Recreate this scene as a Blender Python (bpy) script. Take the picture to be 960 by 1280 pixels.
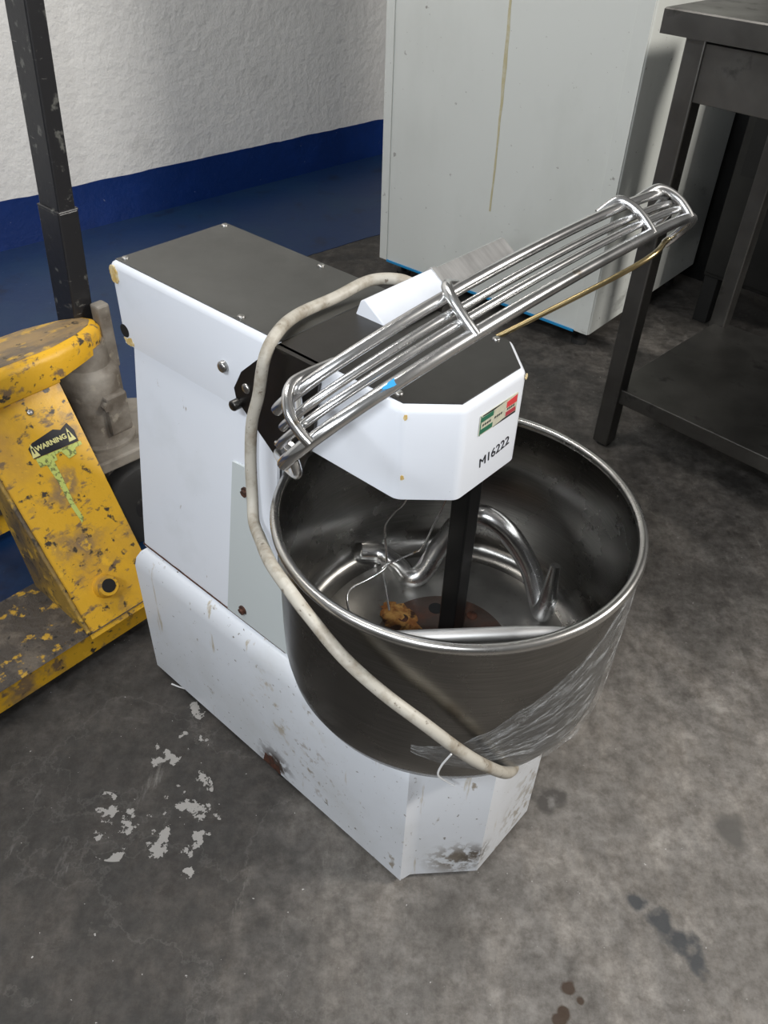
import bpy, bmesh, math, random
from mathutils import Vector, Matrix, noise
random.seed(7)
PI = math.pi
for o in list(bpy.data.objects): bpy.data.objects.remove(o)
scene = bpy.context.scene
C = scene.collection

# ---------------------------------------------------------------- camera
cam_d = bpy.data.cameras.new('camera'); cam = bpy.data.objects.new('camera', cam_d); C.objects.link(cam)
pitch, roll = math.radians(39.7482), math.radians(2.3152)
fw = Vector((0, math.cos(pitch), -math.sin(pitch))); rt = Vector((1, 0, 0)); up = rt.cross(fw)
r2 = rt*math.cos(roll) + up*math.sin(roll); u2 = -rt*math.sin(roll) + up*math.cos(roll)
m = Matrix((r2, u2, -fw)).transposed().to_4x4(); m.translation = Vector((0, 0, 1.0875))
cam.matrix_world = m
cam_d.sensor_fit = 'HORIZONTAL'; cam_d.sensor_width = 36; cam_d.lens = 36*1029.21/960
cam_d.clip_start = 0.02
scene.camera = cam
# ---------------------------------------------------------------- world, lights, exposure
world = bpy.data.worlds.new('world'); scene.world = world; world.use_nodes = True
bg = world.node_tree.nodes['Background']; bg.inputs[0].default_value = (.8, .88, 1, 1); bg.inputs[1].default_value = .05
scene.view_settings.view_transform = 'Standard'; scene.view_settings.look = 'None'
scene.view_settings.exposure = 0.12; scene.view_settings.gamma = 1; scene.view_settings.use_curve_mapping = False
def area(name, loc, target, sx, sy, power, col):
    l = bpy.data.lights.new(name, 'AREA'); l.shape = 'RECTANGLE'; l.size = sx; l.size_y = sy; l.energy = power; l.color = col
    o = bpy.data.objects.new(name, l); C.objects.link(o); o.location = loc
    o.rotation_euler = (Vector(target)-Vector(loc)).to_track_quat('-Z', 'Y').to_euler(); return o
area('ceiling_light_left', (-1.15, -0.75, 2.35), (-0.1, 1.2, .3), 1.1, .22, 30, (.90, .95, 1.0))
area('ceiling_light_right', (2.9, 0.45, 2.45), (0.4, 1.0, .3), .6, .35, 85, (1.0, .96, .90))
area('ceiling_light_back', (-0.9, 1.2, 2.7), (-0.5, 2.8, 0.6), 1.2, .25, 24, (1.0, .97, .93))

# the phone's own flash beside the lens
fl_ = bpy.data.lights.new('phone_flash', 'POINT'); fl_.energy = 14; fl_.shadow_soft_size = .012; fl_.color = (.94, .97, 1.0)
flo = bpy.data.objects.new('phone_flash', fl_); C.objects.link(flo); flo.location = (-.045, -.02, 1.085)

# ---------------------------------------------------------------- material helpers
def new_mat(name):
    mt = bpy.data.materials.new(name); mt.use_nodes = True
    nt = mt.node_tree; return mt, nt, nt.nodes['Principled BSDF']
def nd(nt, kind, **kw):
    n = nt.nodes.new(kind)
    for k, v in kw.items():
        if k in n.inputs.keys(): n.inputs[k].default_value = v
        else: setattr(n, k, v)
    return n
def coords(nt, scale=(1, 1, 1), space='Object', loc=(0, 0, 0)):
    tc = nd(nt, 'ShaderNodeTexCoord'); mp = nd(nt, 'ShaderNodeMapping')
    mp.inputs['Scale'].default_value = scale; mp.inputs['Location'].default_value = loc
    nt.links.new(tc.outputs[space], mp.inputs[0]); return mp.outputs[0]
def noise_fac(nt, vec, scale, detail=6, rough=.6, lo=.4, hi=.6, kind='noise'):
    n = nd(nt, 'ShaderNodeTexNoise', Scale=scale, Detail=detail, Roughness=rough)
    nt.links.new(vec, n.inputs['Vector'])
    mr = nd(nt, 'ShaderNodeMapRange'); mr.inputs[1].default_value = lo; mr.inputs[2].default_value = hi
    nt.links.new(n.outputs[0], mr.inputs[0]); return mr.outputs[0]
def mix(nt, fac, a, b):
    n = nd(nt, 'ShaderNodeMix', data_type='RGBA')
    for sock, v in ((n.inputs[0], fac), (n.inputs[6], a), (n.inputs[7], b)):
        if hasattr(v, 'is_output'): nt.links.new(v, sock)
        else: sock.default_value = v if isinstance(v, (int, float)) else (*v, 1)
    return n.outputs[2]
def math_n(nt, op, a, b=0.0):
    n = nd(nt, 'ShaderNodeMath', operation=op)
    for i, v in enumerate((a, b)):
        if hasattr(v, 'is_output'): nt.links.new(v, n.inputs[i])
        else: n.inputs[i].default_value = v
    n.use_clamp = True; return n.outputs[0]
def bump(nt, p, h, strength=.2, dist=.002):
    b = nd(nt, 'ShaderNodeBump'); b.inputs['Strength'].default_value = strength; b.inputs['Distance'].default_value = dist
    nt.links.new(h, b.inputs['Height']); nt.links.new(b.outputs[0], p.inputs['Normal'])
def paint(name, col, rough=.35, dirt=None, layers=(), bumps=None, metal=0, spec=.5, coat=0):
    """painted surface; layers = (scale vec, noise scale, lo, hi, colour[, loc])"""
    mt, nt, p = new_mat(name); cur = col
    p.inputs['Roughness'].default_value = rough; p.inputs['Metallic'].default_value = metal
    p.inputs['Specular IOR Level'].default_value = spec; p.inputs['Coat Weight'].default_value = coat
    for L in layers:
        v = coords(nt, L[0], loc=L[5] if len(L) > 5 else (0, 0, 0))
        cur = mix(nt, noise_fac(nt, v, L[1], lo=L[2], hi=L[3]), cur, L[4])
    if hasattr(cur, 'is_output'): nt.links.new(cur, p.inputs['Base Color'])
    else: p.inputs['Base Color'].default_value = (*cur, 1)
    if bumps: bump(nt, p, noise_fac(nt, coords(nt), bumps[0], lo=0, hi=1), bumps[1], bumps[2])
    return mt
def steel(name, col, rough, stretch=(1, 1, 1), nscale=60, var=.25, aniso=0, grime=None, tangent=None, rvar=.12):
    mt, nt, p = new_mat(name); p.inputs['Metallic'].default_value = 1
    v = coords(nt, stretch); f = noise_fac(nt, v, nscale, lo=.3, hi=.7)
    c2 = tuple(x*(1-var) for x in col); cc = mix(nt, f, col, c2)
    if grime: cc = mix(nt, noise_fac(nt, coords(nt), grime[0], lo=grime[1], hi=grime[2]), cc, grime[3])
    nt.links.new(cc, p.inputs['Base Color'])
    mr = nd(nt, 'ShaderNodeMapRange'); mr.inputs[3].default_value = rough; mr.inputs[4].default_value = rough+rvar
    nt.links.new(noise_fac(nt, coords(nt), 9, lo=.35, hi=.65), mr.inputs[0]); nt.links.new(mr.outputs[0], p.inputs['Roughness'])
    if aniso:
        p.inputs['Anisotropic'].default_value = aniso
        t = nd(nt, 'ShaderNodeTangent', direction_type='RADIAL', axis='Z'); nt.links.new(t.outputs[0], p.inputs['Tangent'])
    return mt
def flat(name, col, rough=.5, metal=0):
    mt, nt, p = new_mat(name); p.inputs['Base Color'].default_value = (*col, 1)
    p.inputs['Roughness'].default_value = rough; p.inputs['Metallic'].default_value = metal; return mt

M = {}
RUST = (.16, .065, .02)
M['enamel'] = paint('white_enamel', (.80, .83, .89), .28, layers=[
    ((1, 1, 1), 7, .52, .75, (.72, .75, .79)), ((1, 1, .35), 60, .70, .76, (.33, .27, .20)), ((1, 1, 1), 260, .725, .75, (.10, .08, .06))], bumps=(25, .08, .002))
M['enamel_dirty'] = paint('white_enamel_scuffed', (.76, .79, .84), .32, layers=[
    ((1, 1, 1), 6, .5, .75, (.66, .68, .70)), ((7, 7, .8), 6, .63, .70, (.50, .44, .34)), ((1, 1, 1), 130, .655, .70, (.16, .13, .10)), ((1, 1, .6), 34, .655, .70, (.34, .30, .25))], bumps=(25, .08, .002))
def scuff(mt, spots):
    nt = mt.node_tree; p = nt.nodes['Principled BSDF']; src = p.inputs['Base Color'].links[0].from_socket
    tc = nd(nt, 'ShaderNodeTexCoord')
    for c, r, sc, lo, colr in spots:
        q = nd(nt, 'ShaderNodeVectorMath', operation='DISTANCE'); nt.links.new(tc.outputs['Object'], q.inputs[0]); q.inputs[1].default_value = c
        mm = nd(nt, 'ShaderNodeMapRange'); nt.links.new(q.outputs['Value'], mm.inputs[0]); mm.inputs[1].default_value = r; mm.inputs[2].default_value = r*.3; mm.inputs[3].default_value = 0; mm.inputs[4].default_value = 1
        src = mix(nt, math_n(nt, 'MULTIPLY', mm.outputs[0], noise_fac(nt, coords(nt), sc, lo=lo, hi=lo+.10)), src, colr)
    nt.links.new(src, p.inputs['Base Color'])
scuff(M['enamel_dirty'], [((.580, -.085, .045), .05, 70, .46, (.22, .19, .16)), ((.590, -.065, .05), .035, 90, .44, (.12, .10, .08)), ((.6, .03, .06), .07, 60, .50, (.42, .39, .35)),
    ((.290, -.139, .03), .045, 60, .42, (.07, .05, .04)), ((.310, -.139, .17), .09, 40, .56, (.45, .38, .28)), ((.36, -.139, .10), .08, 60, .56, (.35, .30, .25)), ((.6, .05, .13), .06, 50, .52, (.45, .42, .38))])
M['grey_panel'] = paint('pale_grey_panel', (.56, .60, .60), .4, layers=[((1, 1, 1), 8, .5, .7, (.63, .66, .66)), ((1, 1, .3), 40, .68, .75, (.45, .36, .2))])
M['plate_steel'] = steel('dull_steel_plate', (.21, .21, .20), .40, (1, 1, 1), 6, .25, rvar=.14)
M['dark_steel'] = steel('dark_steel_sheet', (.12, .115, .11), .32, (1, 1, 1), 8, .3)
M['bowl_steel'] = steel('brushed_bowl_steel', (.255, .248, .235), .25, (3, 3, 90), 6, .30, aniso=.65, rvar=.05)
M['rim_steel'] = steel('polished_rim', (.62, .61, .59), .22, (1, 1, 1), 30, .2)
M['floor_steel'] = steel('dull_bowl_floor', (.42, .41, .39), .42, (1, 1, 1), 14, .3, grime=(40, .62, .72, (.2, .17, .14)))
M['chrome'] = steel('chromed_rod', (.80, .80, .80), .19, (1, 1, 1), 40, .15, grime=(30, .66, .74, (.30, .22, .12)), rvar=.1)
M['bright_steel'] = steel('bright_brushed_steel', (.82, .82, .82), .36, (2, 30, 2), 5, .2)
M['tarnish'] = steel('tarnished_brass_rod', (.42, .33, .17), .25, nscale=30, var=.4)
M['black_bar'] = flat('black_bar', (.012, .012, .012), .28, .3)
M['black'] = flat('black_hole', (.006, .006, .006), .7)
M['rubber'] = paint('black_rubber', (.02, .02, .02), .6, layers=[((1, 1, 1), 12, .5, .7, (.05, .048, .045))])
M['screw'] = steel('screw_steel', (.55, .54, .52), .3, nscale=90, var=.4)
M['rust'] = paint('rusty_bolt', (.10, .035, .018), .8, layers=[((1, 1, 1), 120, .45, .6, (.04, .018, .012))], bumps=(300, .6, .002))
M['yellow_stain'] = paint('old_yellow_glue', (.62, .42, .13), .5, layers=[((1, 1, 1), 90, .45, .6, (.74, .62, .38))], bumps=(80, .4, .002))
M['cable'] = paint('dirty_beige_cable', (.46, .43, .37), .5, layers=[((1, 1, 1), 40, .46, .66, (.27, .23, .175)), ((1, 1, 1), 130, .62, .70, (.16, .13, .10)), ((1, 1, 1), 18, .62, .72, (.58, .56, .50))])
M['red'] = flat('red_print', (.72, .06, .07), .4)
M['dark_red'] = flat('dark_red_print', (.45, .05, .07), .4)
M['green'] = flat('green_print', (.03, .16, .09), .4)
M['cream'] = paint('cream_print', (.62, .60, .47), .4, layers=[((1, 1, 1), 160, .5, .62, (.50, .50, .40))])
M['ink'] = flat('black_ink', (.015, .015, .02), .5)
M['blue_tape'] = flat('blue_film', (.02, .26, .55), .3)
M['disc'] = paint('rusty_hub_disc', (.085, .062, .052), .5, metal=.4, layers=[((1, 1, 1), 18, .48, .66, (.16, .065, .04)), ((1, 1, 1), 70, .58, .68, (.08, .05, .04))], bumps=(120, .3, .002))
M['dough'] = paint('crusty_orange_residue', (.26, .095, .022), .7, layers=[((1, 1, 1), 60, .45, .62, (.52, .28, .08)), ((1, 1, 1), 40, .54, .62, (.05, .02, .01))], bumps=(120, .6, .004))
M['fridge'] = paint('off_white_panel', (.66, .68, .65), .38, layers=[
    ((1, 1, .5), 3.0, .5, .75, (.58, .60, .565)), ((1, 1, 1), 34, .67, .72, (.28, .27, .25)), ((1, 1, 1), 90, .69, .72, (.22, .2, .18)), ((1, 1, 2.2), 4.5, .66, .73, (.40, .41, .39))], bumps=(12, .04, .003))
M['drip'] = paint('dried_yellow_drip', (.50, .45, .28), .4, layers=[((1, 1, 1), 40, .45, .6, (.56, .53, .40))])
M['table_steel'] = steel('grey_table_steel', (.19, .185, .175), .38, (1, 1, 1), 7, .35, grime=(18, .6, .75, (.05, .048, .045)))
M['cab_steel'] = steel('dark_cabinet_steel', (.06, .06, .06), .4, (1, 1, 1), 6, .3)  # near-black steel for the cabinet and the added gap sheet
M['yellow'] = paint('worn_yellow_paint', (.72, .40, .022), .42, layers=[
    ((1, 1, 1), 6, .46, .62, (.50, .28, .05)), ((1, 1, 1), 12, .52, .64, (.26, .17, .09)), ((1, 3, 1), 34, .57, .66, (.20, .13, .07)), ((1, 1, 1), 55, .60, .66, (.05, .04, .03)), ((1, 1, 1), 24, .62, .68, (.80, .46, .03))], bumps=(60, .35, .003))
M['yellow_dirty'] = paint('grimy_yellow_paint', (.36, .22, .04), .6, layers=[
    ((1, 1, 1), 9, .40, .58, (.10, .075, .05)), ((1, 1, 1), 34, .56, .64, (.55, .33, .04)), ((1, 1, 1), 70, .58, .66, (.03, .026, .022))], bumps=(70, .6, .004))
M['cap_grime'] = paint('worn_cap_top', (.30, .20, .09), .55, layers=[((1, 3, 1), 9, .42, .60, (.15, .115, .08)), ((1, 2.5, 1), 26, .55, .66, (.60, .36, .05)), ((1, 1, 1), 70, .6, .68, (.05, .04, .03))], bumps=(60, .4, .003))
M['fork_grime'] = paint('greasy_fork_top', (.060, .048, .038), .55, layers=[((1, 1, 1), 14, .50, .62, (.13, .105, .08)), ((1, 1, 1), 40, .58, .64, (.50, .29, .025)), ((1, 1, 1), 9, .60, .68, (.40, .23, .03)), ((1, 1, 1), 90, .6, .66, (.02, .018, .016))], bumps=(70, .7, .005))
M['cast'] = paint('grimy_grey_casting', (.27, .245, .21), .6, layers=[((1, 1, 1), 11, .45, .65, (.12, .10, .08)), ((1, 1, 1), 40, .6, .7, (.30, .27, .22))], bumps=(40, .3, .003))
M['black_paint'] = paint('scratched_black_paint', (.016, .016, .018), .35, layers=[((1, 1, 1), 45, .60, .68, (.12, .12, .11)), ((1, 1, 8), 25, .66, .72, (.25, .24, .22))], bumps=(50, .2, .002))
M['label_green'] = paint('pale_green_label', (.55, .62, .16), .5, layers=[((1, 1, 1), 160, .52, .6, (.18, .2, .06))])
M['label_text'] = flat('label_yellow_text', (.75, .70, .30), .5)
M['plaster'] = paint('white_plaster', (.78, .77, .75), .8, layers=[((1, 1, 1), 1.3, .45, .7, (.70, .69, .67)), ((1, 1, 1), 5, .6, .8, (.62, .61, .59))], bumps=(30, .8, .008))
M['blue_paint'] = paint('gloss_blue_paint', (.004, .024, .13), .32, layers=[((1, 1, 1), 8, .45, .7, (.006, .030, .16)), ((1, 1, 1), 90, .70, .74, (.25, .28, .36))], bumps=(40, .5, .006))
M['blue_floor'] = paint('worn_blue_floor_paint', (.005, .026, .09), .45, layers=[((1, 1, 1), 3, .45, .65, (.008, .034, .09)), ((1, 1, 1), 9, .58, .70, (.006, .016, .05)), ((1, 1, 1), 120, .70, .74, (.2, .22, .3))], bumps=(20, .3, .003))
M['room'] = paint('grey_room_paint', (.34, .34, .34), .8, layers=[((1, 1, 1), 2, .45, .7, (.28, .28, .28))])
M['ceil'] = paint('ceiling_paint', (.30, .30, .30), .85, layers=[((1, 1, 1), 2, .45, .7, (.26, .26, .26))])

def film_mat():
    mt, nt, p = new_mat('clear_stretch_film')
    out = nt.nodes['Material Output']
    p.inputs['Base Color'].default_value = (.85, .87, .88, 1); p.inputs['Roughness'].default_value = .12
    p.inputs['Specular IOR Level'].default_value = .9
    tr = nd(nt, 'ShaderNodeBsdfTransparent'); ms = nd(nt, 'ShaderNodeMixShader')
    v = coords(nt, (1, 1, 1), 'UV'); mp = nd(nt, 'ShaderNodeMapping'); mp.inputs['Scale'].default_value = (4, 9, 1)
    nt.links.new(v, mp.inputs[0])
    a = noise_fac(nt, mp.outputs[0], 2.2, detail=8, rough=.7, lo=.48, hi=.66)
    b = noise_fac(nt, v, 45, detail=4, lo=.60, hi=.72)
    f = math_n(nt, 'ADD', math_n(nt, 'MULTIPLY', a, .75), math_n(nt, 'MULTIPLY', b, .7))
    gate = noise_fac(nt, coords(nt, (1, 1, 1), 'UV', (3, 1, 0)), 5, detail=5, lo=.40, hi=.62)
    f = math_n(nt, 'ADD', math_n(nt, 'MULTIPLY', f, math_n(nt, 'ADD', math_n(nt, 'MULTIPLY', gate, .85), .15)), .06)
    nt.links.new(f, ms.inputs[0]); nt.links.new(tr.outputs[0], ms.inputs[1]); nt.links.new(p.outputs[0], ms.inputs[2])
    nt.links.new(ms.outputs[0], out.inputs[0])
    bump(nt, p, noise_fac(nt, mp.outputs[0], 6, detail=6, lo=.3, hi=.7), .8, .004)
    return mt
M['film'] = film_mat()
M['strand'] = flat('white_film_strand', (.75, .75, .75), .3)

def floor_mat():
    mt, nt, p = new_mat('stained_concrete')
    v = coords(nt)
    big = noise_fac(nt, v, 1.6, detail=7, lo=.38, hi=.62)
    fine = noise_fac(nt, v, 16, detail=9, rough=.72, lo=.41, hi=.60)
    col = mix(nt, fine, (.150, .138, .126), (.275, .258, .240))
    mid = noise_fac(nt, coords(nt, (1, 1, 1), loc=(7, 2, 0)), 6, detail=10, rough=.72, lo=.42, hi=.62)
    col = mix(nt, math_n(nt, 'MULTIPLY', mid, .6), col, (.150, .136, .122))
    col = mix(nt, math_n(nt, 'MULTIPLY', big, .55), col, (.20, .185, .168))
    # dark oily dirt around the truck and along the machine, with some dimmer light painted in, ragged edge
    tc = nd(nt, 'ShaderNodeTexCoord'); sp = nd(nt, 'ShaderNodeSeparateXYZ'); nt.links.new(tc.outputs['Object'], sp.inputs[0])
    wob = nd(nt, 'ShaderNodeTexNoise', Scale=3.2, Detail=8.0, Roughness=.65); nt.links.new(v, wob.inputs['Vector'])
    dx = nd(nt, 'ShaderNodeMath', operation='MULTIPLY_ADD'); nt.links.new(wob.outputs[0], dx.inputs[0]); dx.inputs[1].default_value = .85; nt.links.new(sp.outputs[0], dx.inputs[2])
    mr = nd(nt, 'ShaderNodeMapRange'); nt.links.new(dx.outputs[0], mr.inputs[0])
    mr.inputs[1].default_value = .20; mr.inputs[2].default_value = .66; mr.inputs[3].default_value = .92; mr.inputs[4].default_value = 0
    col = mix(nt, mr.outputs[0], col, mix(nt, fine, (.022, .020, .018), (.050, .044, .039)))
    dy = nd(nt, 'ShaderNodeMath', operation='MULTIPLY_ADD'); nt.links.new(wob.outputs[0], dy.inputs[0]); dy.inputs[1].default_value = -.9; nt.links.new(sp.outputs[1], dy.inputs[2])  # light falloff behind the machine, painted into the floor colour
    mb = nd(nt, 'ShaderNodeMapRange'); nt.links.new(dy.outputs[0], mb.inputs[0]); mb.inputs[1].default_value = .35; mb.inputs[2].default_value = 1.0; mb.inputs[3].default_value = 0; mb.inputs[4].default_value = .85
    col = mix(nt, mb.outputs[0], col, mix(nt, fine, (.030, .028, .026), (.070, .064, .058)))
    # pale scratches
    vs = coords(nt, (1, .25, 1)); sc = noise_fac(nt, vs, 26, detail=9, rough=.7, lo=.62, hi=.74)
    col = mix(nt, math_n(nt, 'MULTIPLY', sc, .55), col, (.26, .25, .235))
    vs2 = coords(nt, (.3, 1, 1), loc=(3, 1, 0)); sc2 = noise_fac(nt, vs2, 12, detail=9, rough=.7, lo=.62, hi=.76)
    col = mix(nt, math_n(nt, 'MULTIPLY', sc2, .45), col, (.25, .235, .22))
    # tiny white specks
    sk = noise_fac(nt, v, 130, detail=2, lo=.735, hi=.76); col = mix(nt, sk, col, (.42, .41, .40))
    g1 = noise_fac(nt, coords(nt, (1, 1, 1), loc=(1, 9, 0)), 48, detail=8, rough=.75, lo=.40, hi=.62)
    g2 = noise_fac(nt, coords(nt, (1.0, .45, 1), loc=(4, 3, 0)), 11, detail=9, rough=.70, lo=.47, hi=.60)
    dk = nd(nt, 'ShaderNodeMix', data_type='RGBA', blend_type='MULTIPLY'); nt.links.new(col, dk.inputs[6]); dk.inputs[7].default_value = (.52, .50, .48, 1); nt.links.new(math_n(nt, 'MULTIPLY', g1, .85), dk.inputs[0]); col = dk.outputs[2]
    lt = nd(nt, 'ShaderNodeMix', data_type='RGBA', blend_type='MULTIPLY'); nt.links.new(col, lt.inputs[6]); lt.inputs[7].default_value = (1.45, 1.43, 1.40, 1); nt.links.new(math_n(nt, 'MULTIPLY', g2, .8), lt.inputs[0]); col = lt.outputs[2]
    vn = noise_fac(nt, coords(nt, (1, 1, 1), loc=(2, 5, 0)), 4.5, detail=9, rough=.6, lo=.492, hi=.5); vn2 = noise_fac(nt, coords(nt, (1, 1, 1), loc=(2, 5, 0)), 4.5, detail=9, rough=.6, lo=.5, hi=.508)
    col = mix(nt, math_n(nt, 'MULTIPLY', math_n(nt, 'SUBTRACT', vn, vn2), .10), col, (.30, .285, .265))
    def blob(c, rad, amt, nscale, colr, soft=.35, sx=1, sy=1, lo=None):
        nonlocal col
        s = nd(nt, 'ShaderNodeVectorMath', operation='SUBTRACT'); nt.links.new(tc.outputs['Object'], s.inputs[0]); s.inputs[1].default_value = (*c, 0)
        k = nd(nt, 'ShaderNodeVectorMath', operation='MULTIPLY'); nt.links.new(s.outputs[0], k.inputs[0]); k.inputs[1].default_value = (1/sx, 1/sy, 0)
        L = nd(nt, 'ShaderNodeVectorMath', operation='LENGTH'); nt.links.new(k.outputs[0], L.inputs[0])
        n = nd(nt, 'ShaderNodeTexNoise', Scale=nscale, Detail=5.0); nt.links.new(v, n.inputs['Vector'])
        a = nd(nt, 'ShaderNodeMath', operation='MULTIPLY_ADD'); nt.links.new(n.outputs[0], a.inputs[0]); a.inputs[1].default_value = -amt*rad; nt.links.new(L.outputs['Value'], a.inputs[2])
        m2 = nd(nt, 'ShaderNodeMapRange'); nt.links.new(a.outputs[0], m2.inputs[0])
        e = rad*(1-amt*.5) - amt*rad*.0
        m2.inputs[1].default_value = e - rad*.5; m2.inputs[2].default_value = e - rad*.5 - rad*soft*.3; m2.inputs[3].default_value = 0; m2.inputs[4].default_value = 1
        col = mix(nt, m2.outputs[0], col, colr)
    # chipped pale paint left of the machine: many small ragged flakes
    chip = noise_fac(nt, v, 36, detail=7, rough=.62, lo=.52, hi=.60)
    def near(c, r, k=1.0):
        q = nd(nt, 'ShaderNodeVectorMath', operation='DISTANCE'); nt.links.new(tc.outputs['Object'], q.inputs[0]); q.inputs[1].default_value = (*c, 0)
        mm = nd(nt, 'ShaderNodeMapRange'); nt.links.new(q.outputs['Value'], mm.inputs[0]); mm.inputs[1].default_value = r; mm.inputs[2].default_value = r*.5; mm.inputs[3].default_value = 0; mm.inputs[4].default_value = k
        return mm.outputs[0]
    reg = None
    for c, r in (((-.350, .592), .060), ((-.315, .575), .045), ((-.262, .592), .055), ((-.268, .655), .045), ((-.318, .715), .035), ((-.275, .745), .035), ((-.285, .79), .03), ((-.235, .62), .03), ((-.25, .545), .03), ((-.385, .625), .03)):
        q = near(c, r); reg = q if reg is None else math_n(nt, 'MAXIMUM', reg, q)
    col = mix(nt, math_n(nt, 'GREATER_THAN', math_n(nt, 'MULTIPLY', reg, chip), .42), col, (.33, .315, .295))
    for c, r, sy in (((.357, .519), .030, 1), ((.380, .493), .042, 1), ((.405, .472), .036, 1), ((.420, .447), .034, 1.3)):
        blob(c, r, 1.5, 30, (.055, .057, .060), .8, 1, sy)
    for c, r in (((.248, .408), .018), ((.240, .384), .02), ((.262, .395), .012), ((.232, .372), .02)):
        blob(c, r, 1.2, 30, (.050, .030, .018), .6)
    blob((.262, .668), .05, 1.5, 22, (.075, .068, .062), .8); blob((.262, .664), .03, 1.5, 40, (.19, .18, .17), .8)
    blob((.515, .625), .055, 1.5, 18, (.10, .093, .085), 1.2)
    nt.links.new(col, p.inputs['Base Color'])
    rr = nd(nt, 'ShaderNodeMapRange'); nt.links.new(fine, rr.inputs[0]); rr.inputs[3].default_value = .55; rr.inputs[4].default_value = .8
    nt.links.new(rr.outputs[0], p.inputs['Roughness'])
    bump(nt, p, g1, .30, .0015)
    return mt
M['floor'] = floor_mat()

# ---------------------------------------------------------------- geometry helpers
def mesh_obj(name, verts, faces, mat, parent=None, smooth=None, mats=None, bevel=0, seg=2):
    me = bpy.data.meshes.new(name); me.from_pydata([tuple(v) for v in verts], [], faces)
    bm = bmesh.new(); bm.from_mesh(me); bmesh.ops.recalc_face_normals(bm, faces=bm.faces)
    if bevel: bmesh.ops.bevel(bm, geom=bm.edges[:], offset=bevel, segments=seg, profile=.5, affect='EDGES', clamp_overlap=True)
    bm.to_mesh(me); bm.free(); me.update()
    if smooth is not None:
        for p in me.polygons: p.use_smooth = True
        me.set_sharp_from_angle(angle=math.radians(smooth))
    me.materials.append(mat if not isinstance(mat, str) else M[mat])
    o = bpy.data.objects.new(name, me); C.objects.link(o); o.parent = parent
    return o
def loft(name, rings, mat, parent=None, smooth=None, closed=True, cap=True, **kw):
    n = len(rings[0]); V = [v for r in rings for v in r]; F = []
    for i in range(len(rings)-1):
        for j in range(n if closed else n-1):
            a = i*n+j; b = i*n+(j+1) % n; F.append((a, b, b+n, a+n))
    if cap: F.append(tuple(range(n))); F.append(tuple(range((len(rings)-1)*n, len(rings)*n)))
    return mesh_obj(name, V, F, mat, parent, smooth, **kw)
def prism(name, outline, z0, z1, mat, parent=None, **kw):
    return loft(name, [[(x, y, z0) for x, y in outline], [(x, y, z1) for x, y in outline]], mat, parent, **kw)
def slab(name, pts, nrm, th, mat, parent=None, **kw):
    n = Vector(nrm).normalized()*th
    return loft(name, [[Vector(p) for p in pts], [Vector(p)+n for p in pts]], mat, parent, **kw)
def box(name, x0, x1, y0, y1, z0, z1, mat, parent=None, bevel=0, **kw):
    return prism(name, [(x0, y0), (x1, y0), (x1, y1), (x0, y1)], z0, z1, mat, parent, bevel=bevel, **kw)
def offset_poly(P, d):
    out = []; n = len(P)
    for i in range(n):
        a, b, c = Vector(P[i-1]), Vector(P[i]), Vector(P[(i+1) % n])
        e1 = (b-a).normalized(); e2 = (c-b).normalized()
        n1 = Vector((-e1.y, e1.x)); n2 = Vector((-e2.y, e2.x))
        k = (n1+n2); k = k/max(.35, (1+n1.dot(n2)))
        out.append(tuple(b+k*d))
    return out
def spline(pts, n=8):
    P = [Vector(p) for p in pts]; P = [P[0]*2-P[1]] + P + [P[-1]*2-P[-2]]; out = []
    for i in range(1, len(P)-2):
        for k in range(n):
            t = k/n; a, b, c, d = P[i-1:i+3]
            out.append(.5*((2*b)+(c-a)*t+(2*a-5*b+4*c-d)*t*t+(3*b-a-3*c+d)*t**3))
    out.append(P[-2]); return out
def tube(name, path, r, mat, parent=None, sides=12, radii=None, closed=False):
    P = [Vector(p) for p in path]; n = len(P); rings = []
    t0 = (P[1]-P[0]).normalized(); u = t0.orthogonal().normalized()
    for i in range(n):
        t = (P[min(i+1, n-1)]-P[max(i-1, 0)]).normalized()
        u = (u - t*u.dot(t)).normalized(); w = t.cross(u); rr = radii[i] if radii else r
        rings.append([P[i]+(u*math.cos(2*PI*k/sides)+w*math.sin(2*PI*k/sides))*rr for k in range(sides)])
    return loft(name, rings, mat, parent, smooth=50)
def revolve(name, prof, center, mat, parent=None, seg=96, smooth=35, axis='Z'):
    V = []; F = []; n = len(prof)
    for k in range(seg):
        a = 2*PI*k/seg
        for r, z in prof: V.append((center[0]+r*math.cos(a), center[1]+r*math.sin(a), center[2]+z))
    for k in range(seg):
        for j in range(n-1):
            a = k*n+j; b = ((k+1) % seg)*n+j; F.append((a, b, b+1, a+1))
    o = mesh_obj(name, V, F, mat, parent, None)
    bm = bmesh.new(); bm.from_mesh(o.data); bmesh.ops.remove_doubles(bm, verts=bm.verts, dist=1e-6); bmesh.ops.recalc_face_normals(bm, faces=bm.faces); bm.to_mesh(o.data); bm.free()
    for p in o.data.polygons: p.use_smooth = True
    o.data.set_sharp_from_angle(angle=math.radians(smooth)); return o
def cyl(name, a, b, r, mat, parent=None, sides=20, r2=None, bev=.0):
    a, b = Vector(a), Vector(b); L = (b-a)
    if bev:
        d = L.normalized()*bev
        return tube(name, [a, a+d*.001, b-d, b], r, mat, parent, sides, radii=[r, r, r2 or r, (r2 or r)-bev])
    return tube(name, [a, b], r, mat, parent, sides, radii=[r, r2 or r])
def tag(o, label, cat, group=None, kind=None):
    o['label'] = label; o['category'] = cat
    if group: o['group'] = group
    if kind: o['kind'] = kind
    return o
def thing(name, label, cat, loc=(0, 0, 0), rz=0):
    o = bpy.data.objects.new(name, None); C.objects.link(o); o.location = loc; o.rotation_euler = (0, 0, math.radians(rz))
    o.empty_display_size = .1; return tag(o, label, cat)
def struct(o): o['kind'] = 'structure'; return o
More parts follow.
